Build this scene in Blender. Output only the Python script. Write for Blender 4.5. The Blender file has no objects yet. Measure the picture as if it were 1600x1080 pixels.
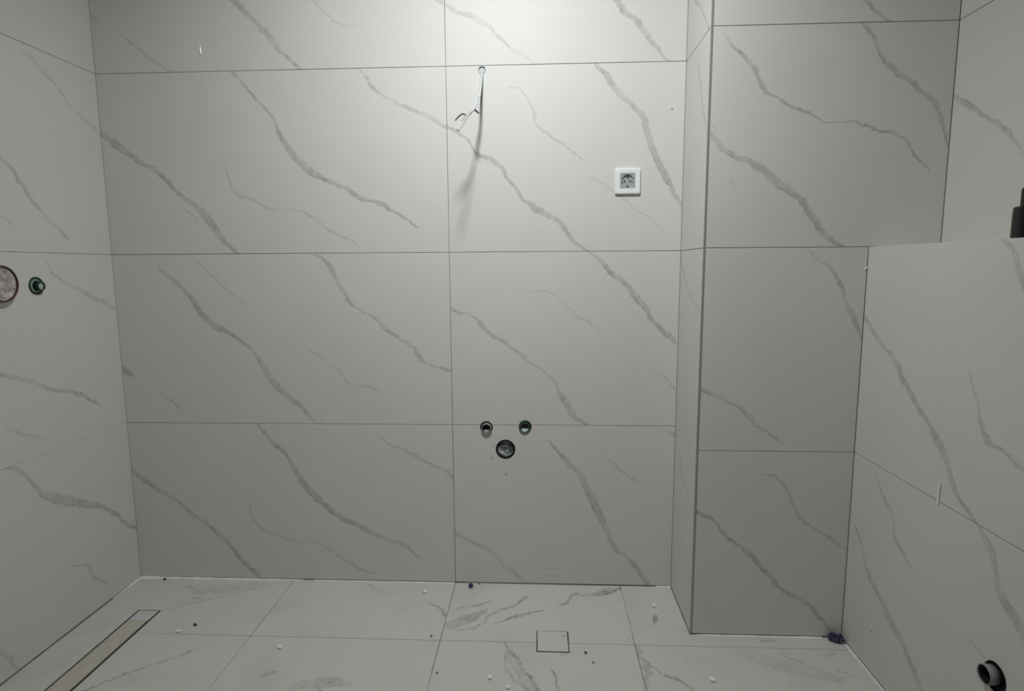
# Half-finished bathroom: large marble-print porcelain tiles, open plumbing outlets,
# a boxed pier on the right, a tiled half-height ledge, floor drains.
import bpy, bmesh, math, random
from mathutils import Vector, Matrix, noise as mnoise

scene = bpy.context.scene
COL = scene.collection
random.seed(7)

# ------------------------------------------------------------------ camera
CAM_POS = (1.4920, -2.0456, 1.1393)
CAM_R = Vector((0.998887, 0.046791, -0.005919))
CAM_U = Vector((-0.000193, 0.129554, 0.991572))
CAM_F = Vector((-0.047163, 0.990468, -0.129419))
cam_data = bpy.data.cameras.new('camera')
cam_data.sensor_fit = 'HORIZONTAL'
cam_data.sensor_width = 36.0
cam_data.lens = 937.207 / 1600.0 * 36.0
cam_data.clip_start = 0.02
cam = bpy.data.objects.new('camera', cam_data)
COL.objects.link(cam)
m3 = Matrix((CAM_R, CAM_U, -CAM_F)).transposed()
cam.matrix_world = Matrix.Translation(CAM_POS) @ m3.to_4x4()
scene.camera = cam

# ------------------------------------------------------------------ world, light, exposure
world = bpy.data.worlds.new('world')
scene.world = world
world.use_nodes = True
world.node_tree.nodes['Background'].inputs[0].default_value = (0.8, 0.85, 0.9, 1)
world.node_tree.nodes['Background'].inputs[1].default_value = 0.2
LAMP_POS = (1.36, -1.02, 2.40)     # tilted ceiling spotlight, just above the picture
LAMP_DIR = (-0.02, 0.55, -0.83)     # its beam, down towards the back wall
LAMP_POWER = 12.9
LAMP_SPREAD = 140.0                # degrees
scene.view_settings.view_transform = 'Standard'
scene.view_settings.look = 'None'
scene.view_settings.exposure = 0.0
scene.view_settings.gamma = 1.0
scene.view_settings.use_curve_mapping = False

# ------------------------------------------------------------------ measures (metres)
X_JOINT = 1.1835      # vertical joint of the back wall
X_PIER = 1.9595       # left face of the boxed pier
Y_PIER = -0.2810      # front face of the pier
X_LEDGE = 2.4205      # face of the half-height ledge
X_RIGHT = 2.6171      # upper right wall
Z1, Z2, Z3, Z4 = 0.5906, 1.1906, 1.7906, 2.3906
Z_CEIL = 2.52
Y_REAR = -2.95
GAP = 0.0010          # half of a joint
T = 0.008             # tile thickness
GR = 0.0013           # how far the grout sits behind the tile face

# ------------------------------------------------------------------ veins printed on the tiles
# per tile: (strength, which ends run off the tile, [(u, v, half width) in mm on the tile's plane])
VEINS = {
 'back L3': [
  (0.9, 'ee', [(472,2027,10.4), (490,2011,10.4), (538,1961,10.5), (565,1936,10.5), (605,1890,11.6), (651,1839,8.4), (682,1808,6.3), (703,1792,4.2)]),
  (0.6, 'fe', [(80,1924,4.2), (134,1888,4.3), (165,1866,5.4), (210,1826,5.4), (247,1805,4.2), (277,1790,3.2)]),
  (0.5, 'ef', [(746,2010,4.2), (750,2004,4.1), (800,1960,4.1), (827,1934,4.1), (852,1926,3.9), (911,1922,3.9)]),
  (0.6, 'ee', [(1150,2006,7.9), (1166,1994,7.9), (1187,1982,7.9)]),
  (0.45, 'ff', [(-1,1976,2.1), (20,1963,9.5), (41,1951,2.1)]),
 ],
 'back R3': [
  (0.6, 'ee', [(1178,1988,7.9), (1191,1978,7.9), (1215,1962,8.8), (1261,1945,10.7), (1293,1929,9.8), (1322,1913,6.9), (1349,1883,6), (1400,1842,6.9), (1442,1812,5), (1471,1794,3)]),
  (0.9, 'ee', [(1727,1995,10.7), (1737,1979,10.7), (1756,1948,12.6), (1778,1931,8.6), (1813,1899,10.6), (1836,1866,8.8), (1863,1834,8.8), (1884,1809,5.8), (1909,1794,3.9)]),
 ],
 'back L2': [
  (1, 'ee', [(-31,1625,7.8), (-10,1608,8.9), (10,1591,10), (63,1552,13.4), (115,1511,11.1), (186,1470,9), (227,1425,9), (273,1382,10.1), (322,1345,11.3), (357,1304,14.8), (394,1249,12.6), (425,1212,7.9), (467,1192,4.5)]),
  (0.5, 'ff', [(261,1339,3.3), (298,1322,3.4), (316,1300,3.4)]),
  (1, 'ef', [(465,1789,4.3), (495,1762,6.5), (548,1694,6.5), (587,1656,6.5), (616,1596,9.9), (650,1537,14.2), (687,1491,15.3), (722,1461,14.1), (750,1444,10.7), (793,1425,8.6), (840,1403,9.7), (890,1375,10.7), (944,1358,8.6), (991,1334,7.5), (1023,1312,6.5), (1051,1293,5.4), (1081,1271,2.2)]),
  (0.6, 'ff', [(410,1509,4.5), (431,1465,4.5), (444,1420,5.6), (470,1384,7.8), (503,1377,6.5), (529,1366,5.5), (557,1347,5.5), (594,1336,4.3), (650,1342,3.2), (711,1317,5.5), (758,1279,4.4), (818,1244,6.6), (855,1228,5.5), (877,1211,2.2)]),
  (0.75, 'ee', [(891,1790,3.1), (901,1784,3.1), (919,1759,5.3), (946,1723,5.2), (977,1702,5.1), (1019,1681,7.2), (1082,1653,8.2), (1135,1626,8.2), (1187,1599,8.2), (1200,1591,8.3)]),
 ],
 'back R2': [
  (0.9, 'ee', [(1170,1607,8.2), (1185,1599,8.2), (1213,1586,8.2), (1250,1559,5.2), (1275,1522,5.2), (1313,1499,9.3), (1360,1471,9.4), (1379,1436,8.4), (1400,1415,8.4), (1423,1384,7.4), (1451,1350,9.4), (1487,1327,13.6), (1526,1307,10.5), (1558,1286,10.5), (1579,1256,9.5), (1611,1218,8.4), (1633,1201,6.3), (1663,1190,4.2)]),
  (0.55, 'ff', [(1379,1718,3), (1400,1720,3), (1431,1709,4), (1452,1683,4.1), (1473,1639,6.2), (1489,1598,6.2), (1525,1567,4.1), (1577,1536,4.1), (1609,1505,4.1), (1639,1484,2)]),
  (0.9, 'ee', [(1660,1804,7.9), (1673,1790,8.9), (1700,1758,10.9), (1735,1708,10.9), (1783,1667,8.9), (1819,1627,13.1), (1841,1572,13.2), (1863,1505,12.2), (1892,1454,14.2), (1913,1417,12.2), (1929,1386,9.2), (1949,1347,7.2), (1960,1328,7.2)]),
  (0.5, 'ff', [(1652,1439,4.1), (1677,1424,4.1), (1715,1397,4.1), (1741,1382,4.1), (1773,1359,3.1), (1805,1330,4.1), (1833,1311,4.1), (1864,1296,3.1), (1884,1273,3.1), (1933,1228,1)]),
 ],
 'back R1': [
  (1, 'ee', [(1650,1195,4.2), (1667,1186,6.3), (1693,1162,8.4), (1730,1120,9.5), (1773,1087,10.6), (1806,1044,13.8), (1844,1003,12.7), (1873,957,10.6), (1910,920,10.7), (1950,883,8.6), (1970,866,8.6)]),
  (0.8, 'ee', [(1171,1005,6.6), (1189,998,6.6), (1224,983,5.5), (1263,974,5.5), (1289,945,8.9), (1322,912,10), (1373,883,7.8), (1397,861,6.7), (1428,839,8.9), (1454,812,6.7), (1494,790,4.5), (1531,756,5.6), (1554,716,7.8), (1582,670,13.4), (1609,625,10.1), (1634,605,6.8), (1665,589,4.5)]),
  (0.5, 'ff', [(1446,1059,2.2), (1494,1056,3.2), (1526,1054,3.2), (1552,1036,3.2), (1581,1004,4.3), (1635,964,5.4), (1672,938,5.4), (1694,910,2.2)]),
  (0.6, 'fe', [(1866,788,2.2), (1910,764,4.4), (1952,726,5.4), (1970,708,5.4)]),
 ],
 'back L1': [
  (1, 'fe', [(158,1146,4.6), (184,1126,8.1), (212,1104,9.3), (265,1052,10.6), (292,1003,11.8), (332,958,15.3), (383,926,12.9), (427,897,8.2), (462,870,7.1), (496,831,9.5), (523,788,11.8), (555,735,14.3), (592,696,13.1), (643,654,10.7), (680,608,6), (716,592,3.6)]),
  (0.55, 'ff', [(293,1176,4.6), (340,1129,4.6), (376,1092,4.6), (415,1058,4.6), (464,1014,2.3)]),
  (0.9, 'ee', [(702,1191,3.3), (720,1184,4.4), (748,1171,6.7), (773,1138,11.3), (794,1094,9.1), (821,1050,9.1), (842,1017,5.7), (875,992,4.5), (919,968,7.9), (951,935,9.1), (1006,897,6.8), (1050,867,9.1), (1065,845,8), (1082,818,8), (1109,802,5.7), (1149,796,5.7), (1187,780,8), (1202,773,8)]),
  (0.55, 'ff', [(679,872,3.5), (692,847,3.5), (725,829,4.7), (758,799,4.7), (798,768,5.8), (819,738,4.7), (853,731,2.3), (887,727,3.5), (925,713,1.2)]),
  (0.5, 'ff', [(54,747,3.6), (103,722,2.4), (166,678,3.7), (210,640,4.9), (271,601,2.4)]),
  (0.9, 'ef', [(-10,798,12.2), (10,782,13.4), (27,770,9.7), (50,759,2.4)]),
 ],
 'back L0': [
  (0.95, 'ee', [(-7,417,8.9), (13,405,8.9), (67,359,10.2), (113,328,10.2), (147,304,10.2), (186,280,10.2), (226,239,10.2), (272,205,8.9), (329,154,11.5), (356,122,10.2), (400,61,11.5), (441,19,9), (471,-8,7.7)]),
  (1, 'ef', [(466,604,4.8), (479,590,6.1), (503,560,7.3), (542,513,8.5), (580,473,9.7), (611,414,10.9), (655,347,14.7), (707,294,13.6), (768,244,12.4), (821,218,11.1), (879,188,11.1), (937,164,9.9), (988,145,9.9), (1029,117,8.6), (1045,102,4.9), (1073,78,1.2)]),
  (0.6, 'ff', [(417,317,4.9), (433,274,4.9), (464,206,7.6), (515,177,6.3), (569,158,5), (609,146,3.7), (664,145,2.5), (711,126,5), (768,87,3.8), (819,53,7.6), (866,34,5), (896,25,1.3)]),
  (0.7, 'fe', [(918,568,2.4), (942,528,4.7), (982,505,5.9), (1051,475,8.3), (1107,442,7.1), (1157,419,9.5), (1186,398,9.5), (1205,387,9.5)]),
 ],
 'back R0': [
  (0.7, 'ee', [(1169,197,8.5), (1189,188,9.8), (1229,169,7.3), (1286,138,9.8), (1325,114,8.5), (1360,73,9.7), (1390,49,10.9), (1417,25,9.7), (1441,6,8.5)]),
  (0.9, 'fe', [(1512,551,1.1), (1554,498,6.8), (1595,447,12.6), (1629,417,13.7), (1652,371,13.6), (1675,324,17.1), (1703,270,17.1), (1719,229,13.7), (1735,191,12.6), (1752,153,10.4), (1791,118,9.4), (1830,75,10.5), (1861,34,11.6), (1880,0,9.3), (1892,-19,9.3)]),
  (0.55, 'ff', [(1700,486,2.3), (1740,465,3.4), (1767,437,5.7), (1808,405,4.6), (1858,380,2.3)]),
  (0.6, 'fe', [(1890,590,2.2), (1930,572,5.6), (1955,557,7.8), (1970,545,7.8)]),
  (0.45, 'ff', [(1517,59,1.2), (1542,62,4.9), (1572,58,1.2)]),
  (0.45, 'ff', [(1510,30,1.2), (1535,33,4.9), (1563,31,1.2)]),
 ],
 'left 2': [
  (0.55, 'fe', [(-292,1768,2.4), (-246,1749,6.3), (-210,1724,6.6), (-165,1694,5.5), (-120,1653,4.2), (-84,1634,4), (-47,1622,6.6), (-14,1607,8.3), (9,1597,8.4)]),
  (0.75, 'ef', [(-420,1459,7.3), (-402,1449,8.5), (-371,1426,7.9), (-348,1393,9.2), (-326,1361,8.2), (-307,1340,8.2), (-270,1302,7.1), (-233,1270,7.1), (-203,1248,7.1), (-179,1234,2.4)]),
  (0.5, 'ef', [(-436,1307,4.1), (-423,1293,4.2), (-401,1273,4.2), (-365,1247,1.1)]),
 ],
 'left 1': [
  (0.6, 'fe', [(-287,1174,3.6), (-267,1139,4.7), (-241,1112,5.6), (-181,1082,6.6), (-121,1056,8), (-65,1032,9.5), (2,997,7.4), (24,986,7.5)]),
  (0.9, 'ef', [(-503,858,10.4), (-480,851,9.7), (-431,834,7.2), (-380,813,8.4), (-337,789,8.6), (-279,767,7.9), (-224,748,9.2), (-178,725,7.5), (-152,702,6.5), (-117,683,2.2)]),
  (0.5, 'ff', [(-483,706,1.7), (-441,678,5.3), (-396,652,5.5), (-339,627,2.8), (-311,613,1)]),
 ],
 'left 0': [
  (0.9, 'ee', [(-536,604,6.8), (-513,596,7.7), (-465,576,8.6), (-437,545,8), (-399,492,10.9), (-368,458,14.5), (-311,425,18.9), (-237,380,16.8), (-156,337,9.2), (-105,298,8.6), (-66,248,9), (-27,211,8.8), (12,183,6.7), (35,163,6.9)]),
  (0.7, 'ff', [(-330,216,1.9), (-288,194,2.9), (-250,172,5.7), (-227,132,7.2), (-207,101,5.8), (-161,64,4.9), (-121,25,2)]),
  (0.6, 'ef', [(-590,127,7.3), (-578,100,7.2), (-558,67,8.9), (-538,17,6.1), (-524,-11,1.5)]),
 ],
 'pside 3': [
  (0.8, 'ee', [(-34,1978,7.5), (-78,1941,7.4), (-151,1894,6.2), (-191,1857,6.4), (-244,1802,4.9)]),
 ],
 'pside 2': [
  (0.7, 'fe', [(-133,1752,5.1), (-152,1724,8.1), (-180,1671,8.3), (-226,1587,8), (-261,1527,5.2)]),
 ],
 'pside 1': [
  (0.6, 'ee', [(-6,1156,6), (-36,1131,8.8), (-114,1067,7.8), (-174,1034,5.5), (-253,1012,4.5), (-282,1003,4.6)]),
 ],
 'pside 0': [
  (0.6, 'fe', [(-73,502,4.1), (-104,475,12), (-134,451,10.5), (-180,434,9.3), (-215,418,6), (-266,399,5.3), (-297,394,4.5)]),
 ],
 'pfront 3': [
  (0.85, 'ee', [(2351,1861,4.7), (2362,1847,4.7), (2384,1829,6.3), (2407,1807,5.5), (2425,1797,4.7), (2440,1790,3.2)]),
 ],
 'pfront 2': [
  (0.95, 'ff', [(1990,1775,1.6), (2019,1741,4.9), (2050,1712,6.6), (2082,1679,8.3), (2102,1639,9.2), (2125,1610,6.6), (2156,1596,5), (2200,1571,5), (2245,1552,5), (2275,1537,2.5), (2305,1530,2.5), (2341,1535,3.4), (2384,1525,5), (2429,1506,6.6), (2472,1497,6.6), (2499,1479,4.9), (2528,1441,4.1), (2556,1415,4.1), (2570,1391,1.7)]),
  (0.9, 'ee', [(2349,1794,4), (2365,1786,5.5), (2386,1767,7.2), (2404,1732,7.3), (2425,1696,8), (2460,1662,10.4), (2503,1634,9.6), (2527,1610,8), (2568,1583,7.2), (2588,1542,6.6), (2604,1491,6.6), (2611,1469,5.8)]),
  (1, 'ee', [(1947,1526,5.1), (1960,1512,6.8), (1980,1491,7.7), (2017,1457,9.4), (2062,1434,10.2), (2107,1411,11.9), (2145,1382,14.5), (2182,1356,11.9), (2222,1325,11.9), (2246,1291,8.6), (2274,1254,10.3), (2305,1220,8.6), (2331,1200,6.1), (2365,1187,3.5)]),
  (0.6, 'ff', [(1971,1534,0.9), (1981,1517,2.6), (1989,1497,0.9)]),
  (0.5, 'ff', [(2025,1382,0.9), (2034,1371,2.6), (2042,1362,0.9)]),
  (0.4, 'ff', [(2076,1341,0.9), (2115,1342,2.6), (2141,1331,0.9)]),
 ],
 'pfront 1': [
  (0.9, 'ee', [(2251,1191,2.6), (2262,1181,3.5), (2285,1157,4.3), (2319,1133,6.9), (2339,1099,7.8), (2357,1064,7.9), (2374,1026,7.9), (2395,980,8.8), (2412,942,7.9), (2426,916,7.1)]),
  (0.9, 'ef', [(1948,793,7.5), (1967,781,8.5), (2004,762,7.6), (2041,745,7.6), (2080,724,6.6), (2112,695,7.5), (2140,666,5.6), (2169,645,4.7), (2192,629,4.7), (2217,612,1.9)]),
 ],
 'pfront 0': [
  (0.75, 'fe', [(2150,520,2), (2175,519,3.9), (2202,509,4.8), (2221,491,4.7), (2236,459,5.6), (2258,413,6.6), (2278,381,5.7), (2314,354,4.9), (2357,328,5.8), (2387,304,5.8), (2416,288,3.9), (2432,280,3.9)]),
  (1, 'ee', [(1950,405,7), (1965,397,7), (1996,386,7), (2020,372,5.9), (2044,337,6.8), (2082,303,6.9), (2128,271,8.9), (2160,234,9.8), (2192,197,8.8), (2233,154,9), (2283,124,9.1), (2323,100,7.9), (2346,69,6.8), (2383,25,5.9), (2395,8,4.9)]),
 ],
 'right 2': [
  (0.95, 'ee', [(-265,1601,6.2), (-288,1590,7), (-336,1559,9.1), (-379,1532,7.5), (-428,1497,6.5), (-470,1471,9.3), (-504,1440,7.9), (-547,1401,6.3), (-572,1382,6.1)]),
 ],
 'ledge 1': [
  (0.9, 'ee', [(-255,1007,6.4), (-286,987,7.5), (-329,959,8.6), (-392,918,8.1), (-452,887,10.6), (-491,844,10.9), (-544,802,10.1), (-591,769,8.8), (-638,732,13), (-669,700,13.3), (-696,654,9.9), (-728,623,9.3), (-765,599,8.9), (-780,588,8.9)]),
  (0.75, 'fe', [(-717,917,1.9), (-730,879,4.8), (-751,850,5.6), (-770,803,7.5), (-790,774,11.2), (-821,769,6.7), (-850,762,6.8), (-884,746,6.8), (-905,738,6.6)]),
  (0.75, 'ee', [(-771,1200,5.6), (-785,1185,6.8), (-807,1166,7.8), (-825,1131,9.4), (-842,1104,9.8), (-857,1082,9.7)]),
 ],
 'ledge 0': [
  (0.9, 'ee', [(-763,601,7.8), (-779,591,7.6), (-799,583,8.7), (-822,561,9.7), (-845,517,11.5), (-873,473,12.4), (-904,451,13), (-935,426,12.7), (-956,407,12.5)]),
  (0.7, 'ff', [(-390,573,3.2), (-423,535,6.2), (-458,504,7.4), (-491,479,6.1), (-509,432,7.6), (-548,404,6.8), (-596,383,2.5)]),
  (0.85, 'fe', [(-304,386,3.7), (-358,332,7.3), (-396,272,8.9), (-463,235,13), (-519,199,17.1), (-573,175,13.6), (-617,143,13.6), (-655,110,13.4), (-671,97,13.2)]),
  (0.5, 'fe', [(-787,335,1), (-815,329,4.1), (-843,317,4.2), (-854,312,4.1)]),
 ],
 'floor A0': [
  (0.8, 'ff', [(184,-83,2.5), (204,-74,7.6), (222,-64,8.4), (257,-76,7.1), (290,-101,4.8), (318,-121,1.2)]),
  (0.8, 'ff', [(271,-126,1.7), (302,-133,5.6), (325,-133,2)]),
  (0.5, 'ff', [(422,-61,1.9), (454,-69,7.4), (486,-76,1.8)]),
  (0.4, 'ff', [(311,-96,2.1), (357,-94,15.4), (410,-83,2.3)]),
  (0.3, 'ff', [(231,-99,4.6), (315,-83,28), (439,-48,23.8), (514,-32,4.7)]),
 ],
 'floor Af': [
  (0.9, 'ee', [(237,-613,4.8), (254,-599,4.9), (293,-554,5), (340,-509,5.2), (381,-477,5.3), (415,-446,5.3), (451,-415,1.8)]),
  (0.5, 'ff', [(595,-584,1.2), (599,-542,10.3), (595,-510,1.1)]),
 ],
 'floor Bb': [
  (0.9, 'ff', [(862,-15,1.6), (895,-40,4.8), (928,-60,1.6)]),
  (0.9, 'fe', [(1089,-109,1.3), (1116,-144,5.5), (1146,-166,8.4), (1178,-202,11.6), (1194,-220,11.5)]),
 ],
 'floor Cb': [
  (0.8, 'ef', [(1164,-267,15.1), (1185,-270,20.8), (1219,-248,27.3), (1260,-225,25.2), (1296,-191,13.2), (1324,-167,3.4)]),
  (1, 'ef', [(1166,-284,3.4), (1186,-280,5.1), (1240,-285,5.1), (1280,-280,4.9), (1302,-252,5.4), (1329,-200,5.9), (1365,-169,6.7), (1403,-141,8.1), (1430,-104,9.3), (1451,-79,1.6)]),
  (0.7, 'ff', [(1198,-194,1.6), (1228,-159,7.3), (1266,-150,9.6), (1301,-133,7.5), (1324,-116,1.8)]),
  (0.9, 'ff', [(1329,-254,1.7), (1389,-220,5.1), (1441,-193,6.9), (1479,-173,6.7), (1496,-157,1.6)]),
  (1, 'fe', [(1552,-139,3.3), (1570,-127,8.8), (1591,-94,8.2), (1613,-61,11.7), (1650,-72,10.3), (1689,-62,15.1), (1727,-40,20.4), (1760,-26,9.8), (1793,-16,6)]),
 ],
 'floor Bf': [
  (0.9, 'ff', [(863,-527,2.1), (885,-537,5.5), (902,-541,4.9), (924,-540,1.3)]),
  (0.6, 'ff', [(708,-543,2.2), (709,-522,7.2), (730,-508,10.4), (752,-507,1.4)]),
  (0.8, 'fe', [(863,-550,1.8), (888,-570,6.2), (913,-591,7.8)]),
  (0.45, 'ff', [(803,-571,4.1), (849,-553,27.2), (917,-541,22.4), (982,-564,3.3)]),
 ],
 'floor Cf': [
  (0.9, 'ee', [(1379,-326,3.2), (1386,-345,4.3), (1399,-373,6.4), (1416,-405,8.4), (1436,-450,6.1), (1458,-493,7), (1481,-539,7.8), (1495,-568,7.6)]),
  (0.8, 'fe', [(1389,-357,1.9), (1393,-406,2.8), (1394,-458,3.7), (1407,-500,4.1), (1441,-530,8.6), (1468,-564,9.2)]),
  (0.8, 'fe', [(1517,-458,2), (1529,-490,5.8), (1536,-522,4.6), (1547,-561,3.7)]),
  (0.5, 'ff', [(1550,-417,1.1), (1568,-393,6.9), (1586,-375,1.2)]),
  (0.38, 'ff', [(1396,-394,4.1), (1422,-451,22.2), (1445,-499,23.9), (1478,-559,17.3), (1488,-583,3.7)]),
 ],
 'floor Df': [
  (0.8, 'ef', [(1771,-367,6.2), (1783,-391,7.4), (1800,-422,8.9), (1825,-455,7.7), (1835,-468,1.3)]),
  (1, 'fe', [(1836,-471,2.8), (1855,-483,8.3), (1876,-493,6.7), (1896,-518,7.4), (1912,-545,8.2)]),
  (0.55, 'ef', [(1784,-408,9.9), (1797,-459,11.2), (1782,-507,6.9), (1782,-542,1.8)]),
  (0.5, 'ff', [(2196,-363,1.6), (2222,-392,9.8), (2251,-408,11.4), (2275,-435,6.3), (2309,-458,6.2), (2320,-457,1.3)]),
  (0.7, 'ff', [(2314,-455,1), (2332,-446,3.9), (2356,-450,4.7), (2372,-460,1.6)]),
  (0.5, 'ff', [(2321,-352,1.7), (2336,-370,11.8), (2363,-351,1)]),
  (0.3, 'ff', [(2075,-362,6.6), (2152,-406,31.9), (2244,-447,30.9), (2348,-485,6)]),
 ],
 'floor Db': [
  (0.9, 'ff', [(1867,-180,2.2), (1866,-206,7.2), (1857,-241,2)]),
  (0.6, 'ff', [(2164,-312,1.5), (2184,-308,11.9), (2213,-304,1.5)]),
 ],
}

# ------------------------------------------------------------------ materials
def srgb(r, g, b):
    f = lambda c: (c / 255.0) / 12.92 if c / 255.0 <= 0.04045 else ((c / 255.0 + 0.055) / 1.055) ** 2.4
    return (f(r), f(g), f(b), 1.0)

class NT:
    """small helper around a node tree"""
    def __init__(self, mat):
        mat.use_nodes = True
        self.t = mat.node_tree
        self.t.nodes.clear()
        self.out = self.t.nodes.new('ShaderNodeOutputMaterial')
        self.bsdf = self.t.nodes.new('ShaderNodeBsdfPrincipled')
        self.t.links.new(self.bsdf.outputs[0], self.out.inputs[0])
    def set(self, sock, v):
        if isinstance(v, bpy.types.NodeSocket):
            self.t.links.new(v, sock)
        else:
            sock.default_value = v
    def math(self, op, a, b=0.0, c=0.0, clamp=False):
        n = self.t.nodes.new('ShaderNodeMath'); n.operation = op; n.use_clamp = clamp
        for i, v in enumerate((a, b, c)): self.set(n.inputs[i], v)
        return n.outputs[0]
    def vmath(self, op, a, b=(0, 0, 0), c=None, scale=None):
        n = self.t.nodes.new('ShaderNodeVectorMath'); n.operation = op
        self.set(n.inputs[0], a); self.set(n.inputs[1], b)
        if c is not None: self.set(n.inputs[2], c)
        if scale is not None: self.set(n.inputs['Scale'], scale)
        return n.outputs['Value'] if op in ('DOT_PRODUCT', 'LENGTH', 'DISTANCE') else n.outputs['Vector']
    def noise(self, vec, scale, detail=2.0, rough=0.5):
        n = self.t.nodes.new('ShaderNodeTexNoise')
        self.set(n.inputs['Vector'], vec)
        n.inputs['Scale'].default_value = scale
        n.inputs['Detail'].default_value = detail
        n.inputs['Roughness'].default_value = rough
        return n.outputs['Fac' if 'Fac' in n.outputs else 0], n.outputs['Color']
    def mix(self, fac, a, b):
        n = self.t.nodes.new('ShaderNodeMix'); n.data_type = 'RGBA'
        self.set(n.inputs[0], fac); self.set(n.inputs[6], a); self.set(n.inputs[7], b)
        return n.outputs[2]
    def maprange(self, v, a, b, c, d):
        n = self.t.nodes.new('ShaderNodeMapRange')
        self.set(n.inputs[0], v)
        for i, x in enumerate((a, b, c, d)): n.inputs[i + 1].default_value = x
        return n.outputs[0]
    def curve(self, v, pts):
        n = self.t.nodes.new('ShaderNodeFloatCurve')
        cu = n.mapping.curves[0]
        while len(cu.points) > 2: cu.points.remove(cu.points[-1])
        cu.points[0].location = pts[0]; cu.points[1].location = pts[-1]
        for p in pts[1:-1]: cu.points.new(*p)
        n.mapping.extend = 'HORIZONTAL'
        n.mapping.update()
        self.set(n.inputs['Value'], v)
        return n.outputs[0]
    def obj(self):
        return self.t.nodes.new('ShaderNodeTexCoord').outputs['Object']

def plain(name, col, rough=0.5, metal=0.0, var=0.06, scale=40.0, spec=0.5, emit=None):
    mat = bpy.data.materials.new(name); n = NT(mat)
    f, _ = n.noise(n.obj(), scale, 3.0)
    k = n.maprange(f, 0.3, 0.7, 1 - var, 1 + var)
    c = n.vmath('SCALE', tuple(col[:3]), scale=k)
    n.set(n.bsdf.inputs['Base Color'], c)
    n.bsdf.inputs['Roughness'].default_value = rough
    n.bsdf.inputs['Metallic'].default_value = metal
    n.bsdf.inputs['Specular IOR Level'].default_value = spec
    if emit:
        n.bsdf.inputs['Emission Color'].default_value = emit[0]
        n.bsdf.inputs['Emission Strength'].default_value = emit[1]
    return mat

def speckle(name, col_a, col_b, scale, thr=0.5, soft=0.06, rough=0.6):
    mat = bpy.data.materials.new(name); n = NT(mat)
    f, _ = n.noise(n.obj(), scale, 3.0, 0.6)
    n.set(n.bsdf.inputs['Base Color'], n.mix(n.maprange(f, thr - soft, thr + soft, 0, 1), col_a, col_b))
    n.bsdf.inputs['Roughness'].default_value = rough
    return mat

WALL_BASE = (0.688, 0.668, 0.622, 1)
WALL_VEIN = (0.33, 0.320, 0.300, 1)
FLOOR_BASE = (0.63, 0.622, 0.585, 1)
FLOOR_VEIN = (0.24, 0.255, 0.245, 1)

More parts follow.
